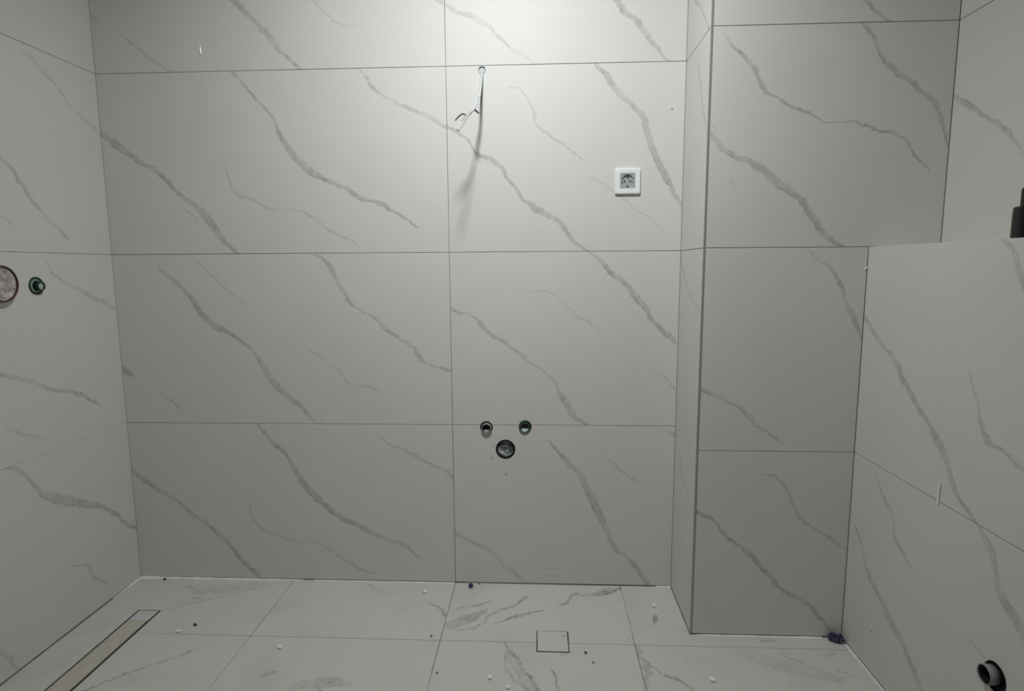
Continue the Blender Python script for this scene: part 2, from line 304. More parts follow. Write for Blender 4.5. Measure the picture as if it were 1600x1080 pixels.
def tile_material(name, veins, centre, ax, floor=False, seed=0.0):
    """porcelain with the traced print; (u, v) of a vein run along world axes ax, relative to the tile's centre"""
    mat = bpy.data.materials.new(name); n = NT(mat)
    base, veinc = (FLOOR_BASE, FLOOR_VEIN) if floor else (WALL_BASE, WALL_VEIN)
    P = n.obj()
    S = n.vmath('ADD', P, (seed * 3.1, seed * 1.7, seed * 2.3))
    _, c1 = n.noise(S, 26.0, 3.0, 0.55)
    _, c2 = n.noise(S, 95.0, 3.0, 0.60)
    half = (0.5, 0.5, 0.5)
    d = n.vmath('SCALE', n.vmath('SUBTRACT', c1, half), scale=0.022 if not floor else 0.040)
    d = n.vmath('ADD', d, n.vmath('SCALE', n.vmath('SUBTRACT', c2, half), scale=0.011 if not floor else 0.014))
    Q = n.vmath('ADD', P, d)
    da, _ = n.noise(S, 60.0, 3.0, 0.6)
    db, _ = n.noise(S, 15.0, 2.0, 0.5)
    dens = n.math('MULTIPLY', n.maprange(da, 0.34, 0.66, 0.55, 1.0), n.maprange(db, 0.36, 0.60, 0.50, 1.05))   # how dense the print is
    dens2, _ = n.noise(n.vmath('ADD', S, (5.2, 1.3, 7.7)), 12.0, 2.0, 0.5)
    dens2 = n.maprange(dens2, 0.40, 0.60, 0.0, 1.0)
    total = None
    for st, ends, pts in veins:
        p = [(Vector((a / 1000.0, b / 1000.0)), w / 1000.0) for a, b, w in pts]
        o, e = p[0][0], p[-1][0]
        L = (e - o).length
        dv = (e - o) / L; nv = Vector((-dv.y, dv.x))
        ss = [(q[0] - o).dot(dv) / L for q in p]
        cc = [(q[0] - o).dot(nv) for q in p]
        ww = [q[1] for q in p]
        for i in range(1, len(ss)): ss[i] = max(ss[i], ss[i - 1] + 0.004)
        ss = [x / ss[-1] for x in ss]
        A = max(0.004, max(abs(x) for x in cc) * 1.15)
        W = max(ww) * 1.1
        if ends[0] == 'f': ww[0] = 0.0
        if ends[1] == 'f': ww[-1] = 0.0
        D3 = [0, 0, 0]; N3 = [0, 0, 0]; O3 = [0, 0, 0]
        for k in range(2):
            D3[ax[k]] = dv[k] / L; N3[ax[k]] = nv[k]; O3[ax[k]] = o[k] - centre[ax[k]]
        D3, N3, O3 = Vector(D3), Vector(N3), Vector(O3)
        s = n.math('SUBTRACT', n.vmath('DOT_PRODUCT', Q, tuple(D3)), D3.dot(O3), clamp=True)
        t = n.math('SUBTRACT', n.vmath('DOT_PRODUCT', Q, tuple(N3)), N3.dot(O3))
        c = n.curve(s, [(x, 0.5 + y / (2 * A)) for x, y in zip(ss, cc)])
        w = n.curve(s, [(x, y / W) for x, y in zip(ss, ww)])
        r = n.math('SUBTRACT', t, n.math('MULTIPLY_ADD', c, 2 * A, -A))          # signed distance to the vein's middle
        h = n.math('MULTIPLY', w, W)                                               # half width there
        soft = n.math('MULTIPLY_ADD', h, 0.30, 0.0009)
        body = n.math('DIVIDE', n.math('SUBTRACT', h, n.math('ABSOLUTE', r)), soft, clamp=True)
        rim = n.math('ABSOLUTE', n.math('MULTIPLY_ADD', h, 0.60, r))
        rim = n.math('MULTIPLY', n.math('SUBTRACT', 0.0030, rim), 1 / 0.0026, clamp=True)
        rim = n.math('MULTIPLY', n.math('MULTIPLY', rim, dens2), body)
        v = n.math('MULTIPLY', n.math('MULTIPLY_ADD', rim, 0.55, n.math('MULTIPLY', body, dens)), st * (0.80 if floor else 0.66))
        total = v if total is None else n.math('MAXIMUM', total, v)
    f, _ = n.noise(S, 4.0 if not floor else 3.0, 4.0, 0.5)
    mott = n.maprange(f, 0.3, 0.7, 0.985, 1.015)
    if floor:
        f2, _ = n.noise(n.vmath('ADD', S, d), 4.5, 5.0, 0.6)
        cloud = n.maprange(f2, 0.52, 0.72, 0.0, 0.17)
        total = cloud if total is None else n.math('MAXIMUM', total, cloud)
    bc = n.vmath('SCALE', tuple(base[:3]), scale=mott)
    if total is not None:
        bc = n.mix(total, bc, veinc)
    n.set(n.bsdf.inputs['Base Color'], bc)
    n.bsdf.inputs['Roughness'].default_value = 0.50 if not floor else 0.42
    n.bsdf.inputs['Specular IOR Level'].default_value = 0.22
    return mat

M = {
    'grout': speckle('grout_grey', (0.19, 0.19, 0.18, 1), (0.34, 0.335, 0.32, 1), 2.2, 0.53, 0.09, 0.9),
    'floor_grout': speckle('floor_grout', (0.13, 0.133, 0.125, 1), (0.42, 0.42, 0.40, 1), 4.0, 0.53, 0.06, 0.9),
    'white_grout': plain('white_grout', (0.80, 0.81, 0.79, 1), 0.85, var=0.12, scale=60),
    'plaster': plain('ceiling_paint', (0.50, 0.50, 0.48, 1), 0.9, var=0.03, scale=6),
    'rear': plain('rear_plaster', (0.25, 0.245, 0.235, 1), 0.9, var=0.05, scale=6),
    'alu': plain('brushed_aluminium', (0.36, 0.365, 0.36, 1), 0.45, 0.25, 0.05, 120),
    'white_plastic': plain('white_plastic', (0.86, 0.87, 0.86, 1), 0.35, var=0.02),
    'chip_white': plain('white_chip', (0.95, 0.95, 0.94, 1), 0.25, var=0.01, spec=0.8),
    'grey_plastic': plain('grey_plastic', (0.27, 0.28, 0.27, 1), 0.45, var=0.08, scale=120),
    'socket_grey': plain('socket_inner_plastic', (0.40, 0.41, 0.40, 1), 0.4, var=0.05, scale=90),
    'dark_metal': plain('dark_metal', (0.05, 0.05, 0.048, 1), 0.5, 0.5, 0.1),
    'black': plain('black_rubber_and_shade', (0.006, 0.007, 0.006, 1), 0.75, var=0.2, spec=0.25),  # rubber, and also the painted shade inside the outlets
    'hole': plain('hole_shadow_mortar', (0.025, 0.03, 0.026, 1), 0.95, var=0.3, scale=80),
    'green': plain('dark_green_plastic', (0.008, 0.028, 0.020, 1), 0.42, var=0.3, scale=90),
    'pale_green': plain('pale_green_plastic', (0.22, 0.32, 0.27, 1), 0.45, var=0.25, scale=90),
    'bore_grey': plain('grey_bore', (0.36, 0.37, 0.36, 1), 0.5, var=0.2, scale=90),
    'lining_green': plain('pale_green_lining', (0.42, 0.50, 0.45, 1), 0.45, var=0.15, scale=90),
    'red': plain('maroon_pipe', (0.055, 0.006, 0.010, 1), 0.5, var=0.3, scale=60),
    'film': speckle('crumpled_film', (0.30, 0.27, 0.27, 1), (0.52, 0.46, 0.47, 1), 70, 0.5, 0.12, 0.45),
    'plug': speckle('grey_plug', (0.085, 0.095, 0.095, 1), (0.42, 0.44, 0.43, 1), 34, 0.50, 0.05, 0.6),
    'cable': plain('grey_white_sheath', (0.56, 0.58, 0.57, 1), 0.5, var=0.06, scale=100),
    'wire_grey': plain('grey_wire', (0.36, 0.37, 0.355, 1), 0.5, var=0.08),
    'wire_white': plain('white_wire', (0.66, 0.67, 0.66, 1), 0.5, var=0.03),
    'wire_dark': plain('dark_wire', (0.07, 0.065, 0.055, 1), 0.5, var=0.1),
    'navy': speckle('navy_crumpled_plastic', (0.010, 0.007, 0.045, 1), (0.20, 0.18, 0.32, 1), 210, 0.58, 0.05, 0.35),
    'bottle': plain('black_gloss_plastic', (0.006, 0.006, 0.010, 1), 0.22, var=0.1),
    'sand': speckle('drain_tan', (0.50, 0.47, 0.385, 1), (0.59, 0.56, 0.475, 1), 30, 0.5, 0.2, 0.45),
    'insert_grey': plain('drain_end_plastic', (0.60, 0.605, 0.58, 1), 0.45, var=0.05),
    'soil_film': speckle('soil_pipe_film', (0.34, 0.29, 0.29, 1), (0.66, 0.58, 0.57, 1), 85, 0.5, 0.10, 0.45),
    'steel': plain('drain_steel', (0.09, 0.08, 0.06, 1), 0.45, 0.6, 0.2, 60),
    'crumb': plain('dark_crumb', (0.05, 0.05, 0.045, 1), 0.8),
}

# ------------------------------------------------------------------ object helpers
def link(name, me, mat, parent=None, loc=None):
    o = bpy.data.objects.new(name, me)
    COL.objects.link(o)
    if mat is not None and not me.materials: me.materials.append(mat)
    if parent is not None: o.parent = parent
    if loc is not None: o.location = loc
    return o

def obj(name, bm, mat, parent=None, loc=None, smooth=False):
    me = bpy.data.meshes.new(name)
    bmesh.ops.recalc_face_normals(bm, faces=bm.faces)
    if smooth:
        for f in bm.faces: f.smooth = True
    bm.to_mesh(me); bm.free()
    return link(name, me, mat, parent, loc)

def tag(o, label, cat, group=None):
    o['label'] = label; o['category'] = cat
    if group: o['group'] = group
    return o

def struct(o, label=None):
    o['kind'] = 'structure'
    if label: o['label'] = label
    return o

def thing(name, label, cat, loc, group=None):
    o = bpy.data.objects.new(name, None); COL.objects.link(o)
    o.empty_display_size = 0.02; o.location = loc
    return tag(o, label, cat, group)

def box_bm(x0, x1, y0, y1, z0, z1):
    bm = bmesh.new()
    bmesh.ops.create_cube(bm, size=1.0)
    for v in bm.verts:
        v.co = Vector(((x0 + x1) / 2 + v.co.x * (x1 - x0), (y0 + y1) / 2 + v.co.y * (y1 - y0), (z0 + z1) / 2 + v.co.z * (z1 - z0)))
    return bm

def frame_of(nrm):
    n = Vector(nrm).normalized()
    a = Vector((0, 0, 1)) if abs(n.z) < 0.9 else Vector((0, 1, 0))
    u = a.cross(n).normalized()
    return u, n.cross(u), n

def lathe_bm(profile, nrm, seg=40, closed=False, jitter=0.0, seed=1, arc=None):
    """profile [(r, h)] turned about nrm; closed=True joins last ring to first (a tube wall)"""
    u, v, n = frame_of(nrm)
    rnd = random.Random(seed)
    bm = bmesh.new(); rings = []
    for r, h in profile:
        if r < 1e-6:
            rings.append([bm.verts.new(n * h)])
            continue
        ring = []
        for i in range(seg):
            a = 2 * math.pi * i / seg
            rr = r + rnd.uniform(-jitter, jitter)
            ring.append(bm.verts.new(u * (rr * math.cos(a)) + v * (rr * math.sin(a)) + n * (h + rnd.uniform(-jitter, jitter))))
        rings.append(ring)
    pairs = list(zip(rings, rings[1:])) + ([(rings[-1], rings[0])] if closed else [])
    for A, B in pairs:
        if len(A) == 1 and len(B) == 1: continue
        for i in range(seg):
            j = (i + 1) % seg
            if len(A) == 1: bm.faces.new((A[0], B[i], B[j]))
            elif len(B) == 1: bm.faces.new((A[i], A[j], B[0]))
            else: bm.faces.new((A[i], A[j], B[j], B[i]))
    return bm

def tube_bm(path, rad, seg=10, sub=6):
    """round tube along a smooth path (Catmull-Rom); rad number or list"""
    P = [Vector(p) for p in path]
    rs = rad if isinstance(rad, (list, tuple)) else [rad] * len(P)
    pts = []; rr = []
    for i in range(len(P) - 1):
        p0 = P[max(i - 1, 0)]; p1 = P[i]; p2 = P[i + 1]; p3 = P[min(i + 2, len(P) - 1)]
        for k in range(sub):
            t = k / sub
            pts.append(0.5 * ((2 * p1) + (-p0 + p2) * t + (2 * p0 - 5 * p1 + 4 * p2 - p3) * t * t + (-p0 + 3 * p1 - 3 * p2 + p3) * t ** 3))
            rr.append(rs[i] * (1 - t) + rs[i + 1] * t)
    pts.append(P[-1]); rr.append(rs[-1])
    bm = bmesh.new(); rings = []
    up = Vector((0.3, 0.5, 0.81))
    for i, p in enumerate(pts):
        d = (pts[min(i + 1, len(pts) - 1)] - pts[max(i - 1, 0)]).normalized()
        u = up.cross(d).normalized(); v = d.cross(u); up = d.cross(u) if False else up
        rings.append([bm.verts.new(p + (u * math.cos(2 * math.pi * k / seg) + v * math.sin(2 * math.pi * k / seg)) * rr[i]) for k in range(seg)])
    for A, B in zip(rings, rings[1:]):
        for k in range(seg):
            bm.faces.new((A[k], A[(k + 1) % seg], B[(k + 1) % seg], B[k]))
    bm.faces.new(rings[0][::-1]); bm.faces.new(rings[-1])
    return bm

def lump_bm(sx, sy, sz, sub=2, rough=0.35, freq=2.0, seed=0, spikes=0.0):
    """an irregular lump resting on z = 0"""
    bm = bmesh.new()
    bmesh.ops.create_icosphere(bm, subdivisions=sub, radius=1.0)
    rnd = random.Random(seed)
    for v in bm.verts:
        k = 1 + rough * mnoise.noise(v.co * freq + Vector((seed * 7.3, seed * 3.1, 0))) + spikes * rnd.uniform(-1, 1)
        v.co = Vector((v.co.x * sx * k, v.co.y * sy * k, v.co.z * sz * k))
    lo = min(v.co.z for v in bm.verts)
    for v in bm.verts: v.co.z -= lo
    return bm

def cut(o, cutters):
    """bore round holes: cutters = [(centre, normal, radius, depth)] in world space"""
    if not cutters: return
    temps = []
    for c, nrm, r, depth in cutters:
        b = lathe_bm([(0, -depth), (r, -depth), (r, 0.02), (0, 0.02)], nrm, 40)
        t = obj('cutter', b, None, loc=c)
        md = o.modifiers.new('hole', 'BOOLEAN'); md.operation = 'DIFFERENCE'; md.object = t; md.solver = 'EXACT'
        temps.append(t)
    bpy.context.view_layer.update()
    dg = bpy.context.evaluated_depsgraph_get()
    me = bpy.data.meshes.new_from_object(o.evaluated_get(dg))
    o.modifiers.clear()
    old = o.data; o.data = me
    me.name = old.name
    bpy.data.meshes.remove(old)
    for t in temps:
        d = t.data; bpy.data.objects.remove(t); bpy.data.meshes.remove(d)

# ------------------------------------------------------------------ the openings for the plumbing and wiring
H_WATER_A = Vector((1.3030, 0, 0.5815))
H_WATER_B = Vector((1.4390, 0, 0.5850))
H_DRAIN = Vector((1.3695, 0, 0.5035))
H_CABLE = Vector((1.3020, 0, 1.7770))
H_SOIL = Vector((0, -0.4590, 1.1020))
H_LEFT = Vector((0, -0.3290, 1.0930))
H_LEDGE = Vector((X_LEDGE, -0.8720, 0.3020))
HOLES = {
    'back': [(H_WATER_A, (0, -1, 0), 0.0225, 0.07), (H_WATER_B, (0, -1, 0), 0.0225, 0.07), (H_DRAIN, (0, -1, 0), 0.0345, 0.07), (H_CABLE, (0, -1, 0), 0.0125, 0.05)],
    'left': [(H_SOIL, (1, 0, 0), 0.0515, 0.08), (H_LEFT, (1, 0, 0), 0.0265, 0.07)],
    'ledge': [(H_LEDGE, (-1, 0, 0), 0.0310, 0.08)],
}

# ------------------------------------------------------------------ structure: cores of walls and floor, tiles on them
PLANES = {   # plane -> (fixed axis, face position, direction into the wall, axes of (u, v))
    'back':   (1, 0.0, 1, (0, 2)),
    'left':   (0, 0.0, -1, (1, 2)),
    'pside':  (0, X_PIER, 1, (1, 2)),
    'pfront': (1, Y_PIER, 1, (0, 2)),
    'right':  (0, X_RIGHT, 1, (1, 2)),
    'ledge':  (0, X_LEDGE, 1, (1, 2)),
    'ltop':   (2, Z2, -1, (0, 1)),
    'floor':  (2, 0.0, -1, (0, 1)),
}

def core(name, x0, x1, y0, y1, z0, z1, mat, holes=(), label=None):
    c = ((x0 + x1) / 2, (y0 + y1) / 2, (z0 + z1) / 2)
    o = obj(name, box_bm(x0 - c[0], x1 - c[0], y0 - c[1], y1 - c[1], z0 - c[2], z1 - c[2]), mat, loc=c)
    o.data.materials.append(M['hole'])
    cut(o, holes)
    return struct(o, label)

def tile(plane, key, poly, parent, seed, proud=0.0):
    """one tile: polygon (u, v) on its plane, with a tiny arris and its own print"""
    fx, pos, into, ax = PLANES[plane]
    cu = sum(p[0] for p in poly) / len(poly); cv = sum(p[1] for p in poly) / len(poly)
    cen = [0, 0, 0]; cen[ax[0]] = cu; cen[ax[1]] = cv; cen[fx] = pos
    bm = bmesh.new()
    def pt(u, v, d):
        q = [0, 0, 0]; q[ax[0]] = u - cu; q[ax[1]] = v - cv; q[fx] = d * into
        return bm.verts.new(q)
    top = [pt(u, v, -proud) for u, v in poly]; bot = [pt(u, v, T) for u, v in poly]
    f0 = bm.faces.new(top); bm.faces.new(bot[::-1])
    k = len(poly)
    for i in range(k): bm.faces.new((top[i], top[(i + 1) % k], bot[(i + 1) % k], bot[i]))
    bmesh.ops.recalc_face_normals(bm, faces=bm.faces)
    ed = list(f0.edges)
    bmesh.ops.bevel(bm, geom=ed, offset=0.0005, segments=1, affect='EDGES', profile=0.5)
    mat = tile_material('tile_print ' + key, VEINS.get(key, []), cen, ax, plane == 'floor', seed)
    o = obj('tile', bm, mat, parent, cen)
    # parents stand away from the origin: keep the tile where it is
    o.location = Vector(cen) - Vector(parent.location)
    hs = [h for h in HOLES.get(plane, []) if min(p[0] for p in poly) - h[2] < h[0][ax[0]] < max(p[0] for p in poly) + h[2]
          and min(p[1] for p in poly) - h[2] < h[0][ax[1]] < max(p[1] for p in poly) + h[2]]
    if hs:
        bpy.context.view_layer.update()
        cut(o, hs)
    return o

def rect(u0, u1, v0, v1, g0=GAP, g1=GAP, h0=GAP, h1=GAP):
    return [(u0 + g0, v0 + h0), (u1 - g1, v0 + h0), (u1 - g1, v1 - h1), (u0 + g0, v1 - h1)]

ROWS = [(0.0, Z1), (Z1, Z2), (Z2, Z3), (Z3, Z4), (Z4, Z_CEIL)]
SEED = [0.0]
def nxt():
    SEED[0] += 1.37
    return SEED[0]

wall_back = core('wall_back', -0.15, X_PIER, GR, 0.16, -0.02, Z_CEIL, M['grout'], HOLES['back'], 'back wall of large white marble-print tiles with grey joints')
wall_left = core('wall_left', -0.15, -GR, Y_REAR, GR, -0.02, Z_CEIL, M['grout'], HOLES['left'], 'left wall of large white marble-print tiles')
wall_pier = core('wall_pier', X_PIER + GR, X_RIGHT + 0.15, Y_PIER + GR, 0.16, -0.02, Z_CEIL, M['grout'], (), 'boxed tiled pier standing out from the back wall')
wall_right = core('wall_right', X_RIGHT + GR, X_RIGHT + 0.15, Y_REAR, Y_PIER + GR, -0.02, Z_CEIL, M['grout'], (), 'right wall of marble-print tiles above the ledge')
wall_ledge = core('wall_ledge', X_LEDGE + GR, X_RIGHT + GR, Y_REAR, Y_PIER + GR, -0.02, Z2 - GR, M['grout'], HOLES['ledge'], 'half-height tiled ledge boxed out along the right wall')
wall_rear = core('wall_rear', -0.15, X_RIGHT + 0.15, Y_REAR - 0.1, Y_REAR, -0.02, Z_CEIL, M['rear'], (), 'plastered rear wall behind the camera')
ceiling = core('ceiling', -0.15, X_RIGHT + 0.15, Y_REAR - 0.1, 0.16, Z_CEIL, Z_CEIL + 0.1, M['plaster'], (), 'plain painted ceiling')
floor = core('floor', -0.15, X_RIGHT + 0.15, Y_REAR - 0.1, 0.16, -0.12, -GR, M['floor_grout'], (), 'floor of large white marble-print tiles')
for w in (wall_back, wall_left, wall_pier, wall_right, wall_ledge):
    pass

for r, (z0, z1) in enumerate(ROWS):
    h0 = 0.003 if r == 0 else GAP
    tile('back', f'back L{r}', rect(0, X_JOINT, z0, z1, 0.0001, GAP, h0), wall_back, nxt())
    tile('back', f'back R{r}', rect(X_JOINT, X_PIER, z0, z1, GAP, 0.0006, h0), wall_back, nxt())
    for k, (y0, y1) in enumerate(((-1.2, 0.0), (-2.4, -1.2), (Y_REAR, -2.4))):
        tile('left', f'left {r}' if k == 0 else f'left {r} {k}', rect(y0, y1, z0, z1, GAP, 0.0001, 0.0003 if r == 1 else 0.0008 if r else h0, (0.0003, 0.0006, GAP, GAP, GAP)[r]), wall_left, nxt())
    tile('pside', f'pside {r}', rect(Y_PIER, 0, z0, z1, 0.0065, 0.0006, h0), wall_pier, nxt())
    xr = X_LEDGE if r < 2 else X_RIGHT
    tile('pfront', f'pfront {r}', rect(X_PIER, xr, z0, z1, 0.0065, 0.0012, h0), wall_pier, nxt())
    for k, (y0, y1) in enumerate(((-1.2, Y_PIER), (-2.4, -1.2), (Y_REAR, -2.4))):
        if r < 2:
            tile('ledge', f'ledge {r}' if k == 0 else f'ledge {r} {k}', rect(y0, y1, z0, z1, GAP, 0.0012, h0, GAP if r == 0 else 0.0005), wall_ledge, nxt())
        else:
            tile('right', f'right {r}' if k == 0 else f'right {r} {k}', rect(y0, y1, z0, z1, GAP, 0.0012, 0.001), wall_right, nxt())
for k, (y0, y1) in enumerate(((-1.2, Y_PIER), (-2.4, -1.2), (Y_REAR, -2.4))):
    tile('ltop', f'ltop {k}', rect(X_LEDGE + T, X_RIGHT, y0, y1, 0.0004, 0.001, GAP, 0.001), wall_ledge, nxt())

# floor: 60 cm columns in line with the wall joint; the left column is cut round the linear drain
FX = (0.0, 0.586, 1.184, 1.779, X_LEDGE)
FY = -0.342
DX0, DX1, DY = 0.1370, 0.2160, -0.2150         # linear drain
F_END = FY - 1.2
tile('floor', 'floor A0', [(0.002, -0.002), (FX[1] - 0.004, -0.002), (DX1 - 0.002, DY + 0.001), (DX0 - 0.001, DY + 0.001), (DX0 - 0.001, F_END), (0.002, F_END)], floor, nxt())
tile('floor', 'floor Ab', [(FX[1] - GAP, -0.003), (FX[1] - GAP, FY + GAP), (DX1 + 0.001, FY + GAP), (DX1 + 0.001, DY - 0.001)], floor, nxt())
tile('floor', 'floor Af', rect(DX1, FX[1], F_END, FY, 0.001, GAP, GAP, GAP), floor, nxt())
SQ = (1.4815, 1.5785, -0.3860, -0.2825)         # square drain, let into two tiles
def notch(u0, u1, v0, v1, low):
    """tile outline with the square drain cut out of its edge on the joint"""
    a, b, c, d = SQ[0] - 0.0015, SQ[1] + 0.0015, SQ[2] - 0.0015, SQ[3] + 0.0015
    if low:
        return [(u0, v0), (u1, v0), (u1, v1), (b, v1), (b, c), (a, c), (a, v1), (u0, v1)]
    return [(u0, v0), (a, v0), (a, d), (b, d), (b, v0), (u1, v0), (u1, v1), (u0, v1)]
for c, nm in ((1, 'B'), (2, 'C'), (3, 'D')):
    u0, u1 = FX[c] + GAP, FX[c + 1] - GAP
    if nm == 'C':
        tile('floor', 'floor Cb', notch(u0, u1, FY + GAP, -0.002, False), floor, nxt())
        tile('floor', 'floor Cf', notch(u0, u1, F_END + GAP, FY - GAP, True), floor, nxt())
    elif nm == 'D':
        tile('floor', 'floor Db', [(u0, FY + GAP), (u1 - 0.001, FY + GAP), (u1 - 0.001, Y_PIER - 0.002), (X_PIER - 0.002, Y_PIER - 0.002), (X_PIER - 0.002, -0.002), (u0, -0.002)], floor, nxt())
        tile('floor', 'floor Df', rect(FX[3], FX[4], F_END, FY, GAP, 0.002), floor, nxt())
    else:
        tile('floor', f'floor {nm}b', rect(FX[c], FX[c + 1], FY, 0, GAP, GAP, GAP, 0.002), floor, nxt())
        tile('floor', f'floor {nm}f', rect(FX[c], FX[c + 1], F_END, FY), floor, nxt())
for c in range(4):
    tile('floor', f'floor r{c}', rect(FX[c], FX[c + 1], Y_REAR, F_END), floor, nxt())

# aluminium edge profile on the free corner of the pier, and grout beads at the foot of the walls
bm = bmesh.new()
prof = [(0.0, 0.0058), (-0.0006, 0.0030), (-0.0006, -0.0006), (0.0030, -0.0006), (0.0058, 0.0), (0.0058, 0.0025), (0.0025, 0.0025), (0.0025, 0.0058)]
lo = [bm.verts.new((X_PIER + a, Y_PIER + b, 0.003)) for a, b in prof]
hi = [bm.verts.new((X_PIER + a, Y_PIER + b, Z_CEIL - 0.001)) for a, b in prof]
for i in range(len(prof)):
    j = (i + 1) % len(prof); bm.faces.new((lo[i], lo[j], hi[j], hi[i]))
bm.faces.new(lo[::-1]); bm.faces.new(hi)
struct(obj('trim_1', bm, M['alu']), 'grey aluminium edge profile on the free corner of the pier')

def bead(name, a, b, side, w0, w1, h0, h1, label, seed):
    """uneven grout fillet on the floor from a to b; side = direction away from the wall"""
    a, b, side = Vector(a), Vector(b), Vector(side)
    rnd = random.Random(seed)
    n = max(6, int((b - a).length / 0.012))
    bm = bmesh.new(); rows = []
    for i in range(n + 1):
        t = i / n
        p = a.lerp(b, t)
        k = 0.65 + 0.7 * abs(mnoise.noise(Vector((t * n * 0.13, seed * 5.0, 0)))) + rnd.uniform(-0.12, 0.12)
        w = (w0 + (w1 - w0) * t) * k; h = (h0 + (h1 - h0) * t) * k
        rows.append([bm.verts.new(p + Vector((0, 0, -0.001))), bm.verts.new(p + Vector((0, 0, h))), bm.verts.new(p + side * (w * 0.4) + Vector((0, 0, h * 0.42))),
                     bm.verts.new(p + side * w + Vector((0, 0, 0.0004))), bm.verts.new(p + side * w + Vector((0, 0, -0.001)))])
    for A, B in zip(rows, rows[1:]):
        for j in range(5): bm.faces.new((A[j], A[(j + 1) % 5], B[(j + 1) % 5], B[j]))
    bm.faces.new(rows[0]); bm.faces.new(rows[-1][::-1])
    return struct(obj(name, bm, M['white_grout'], smooth=False), label)

bead('trim_2', (0.0, -0.001, 0), (0.62, -0.001, 0), (0, -1, 0), 0.020, 0.008, 0.004, 0.0018, 'white grout smear along the foot of the back wall at the left', 1)
bead('trim_3', (0.66, -0.001, 0), (1.180, -0.001, 0), (0, -1, 0), 0.009, 0.010, 0.0016, 0.0016, 'thin white grout line along the foot of the back wall', 2)
bead('trim_4', (0.001, -0.012, 0), (0.001, -0.150, 0), (1, 0, 0), 0.016, 0.003, 0.005, 0.002, 'white grout fillet in the left floor corner', 3)
bead('trim_5', (1.905, -0.001, 0), (1.957, -0.001, 0), (0, -1, 0), 0.009, 0.012, 0.003, 0.004, 'white grout dab in the corner beside the pier', 4)
bead('trim_6', (X_PIER + 0.02, Y_PIER - 0.001, 0), (X_LEDGE - 0.06, Y_PIER - 0.001, 0), (0, -1, 0), 0.006, 0.010, 0.0012, 0.002, 'white grout line along the foot of the pier', 5)
bead('trim_7', (X_LEDGE - 0.001, Y_PIER - 0.03, 0), (X_LEDGE - 0.001, Y_PIER - 0.60, 0), (-1, 0, 0), 0.010, 0.006, 0.002, 0.002, 'white grout line along the foot of the ledge', 6)

# ------------------------------------------------------------------ ceiling spotlight (just above the picture)
lamp = thing('ceiling_spotlight', 'white tilting spotlight under the ceiling aimed at the back wall', 'lamp', (LAMP_POS[0], LAMP_POS[1], Z_CEIL))
LD = Vector(LAMP_DIR).normalized()
hd = Vector(LAMP_POS) - Vector((LAMP_POS[0], LAMP_POS[1], Z_CEIL))
obj('ceiling_plate', lathe_bm([(0, 0), (0.055, 0), (0.053, -0.012), (0.014, -0.018), (0, -0.018)], (0, 0, 1), 36), M['white_plastic'], lamp)
obj('stem', tube_bm([(0, 0, -0.015), (0, 0, -0.03), hd - LD * 0.045], 0.007, 12), M['white_plastic'], lamp, smooth=True)
head = obj('head', lathe_bm([(0, -0.055), (0.045, -0.055), (0.070, -0.030), (0.082, 0.000), (0.080, 0.001), (0.076, -0.002), (0, -0.002)], LD, 44), M['white_plastic'], lamp, hd)
ld = bpy.data.lights.new('spotlight_beam', 'AREA')
ld.shape = 'DISK'; ld.size = 0.145; ld.energy = LAMP_POWER; ld.spread = math.radians(LAMP_SPREAD)
ld.color = (0.952, 1.0, 1.03)
lo = bpy.data.objects.new('spotlight_beam', ld); COL.objects.link(lo)
lo.parent = lamp; lo.location = hd + LD * 0.001
lo.rotation_euler = LD.to_track_quat('-Z', 'Y').to_euler()

# ------------------------------------------------------------------ water outlets on the back wall
def sleeve(profile_h, r_out, r_in, nrm, depth):
    """open sleeve: outside from -depth to profile_h, then back down the bore"""
    e = min(0.0012, (r_out - r_in) * 0.3)
    return lathe_bm([(r_out, -depth), (r_out, profile_h - e), (r_out - e, profile_h), (r_in + e, profile_h), (r_in, profile_h - e), (r_in, -depth)], nrm, 40, closed=True)

NB = (0, -1, 0)
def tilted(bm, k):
    """lean a disc back: its upper side goes deeper into the wall (shaped for a shaded top and a lit foot)"""
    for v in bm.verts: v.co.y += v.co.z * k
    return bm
t = thing('water_outlet', 'grey water outlet sleeve in the back wall, left of the pair above the drain', 'pipe', H_WATER_A, 'water outlets')
off = (0.0002, 0, -0.0022)
obj('sleeve', sleeve(0.011, 0.0182, 0.0150, NB, 0.045), M['grey_plastic'], t, off, smooth=True)
obj('bore', lathe_bm([(0.0149, 0.007), (0.0149, -0.020), (0.0135, -0.020), (0.0135, 0.007)], NB, 36, closed=True), M['black'], t, off, smooth=True)  # black puts the shade inside the mouth into the colour
obj('bottom', tilted(lathe_bm([(0.0, -0.012), (0.0134, -0.012), (0.0134, -0.016), (0, -0.016)], NB, 32), 1.5), M['bore_grey'], t, off)  # pale disc leaned to catch light at the foot of the bore

t = thing('water_outlet', 'dark green water outlet in the back wall, right of the pair above the drain', 'pipe', H_WATER_B, 'water outlets')
off = (-0.0015, 0, -0.002)
obj('sleeve', sleeve(0.006, 0.0200, 0.0162, NB, 0.045), M['green'], t, off, smooth=True)
obj('rim', lathe_bm([(0.0164, 0.0056), (0.0172, 0.0066), (0.0166, 0.0066), (0.0160, 0.0056)], NB, 40, closed=True), M['pale_green'], t, off, smooth=True)
obj('lining', lathe_bm([(0.0162, 0.003), (0.0162, -0.020), (0.0150, -0.020), (0.0150, 0.003)], NB, 36, closed=True), M['green'], t, off, smooth=True)
obj('plug', tilted(lathe_bm([(0.0, -0.014), (0.0149, -0.014), (0.0149, -0.018), (0, -0.018)], NB, 32), 1.3), M['lining_green'], t, off)  # pale disc, leaned so only its lower part looks lit

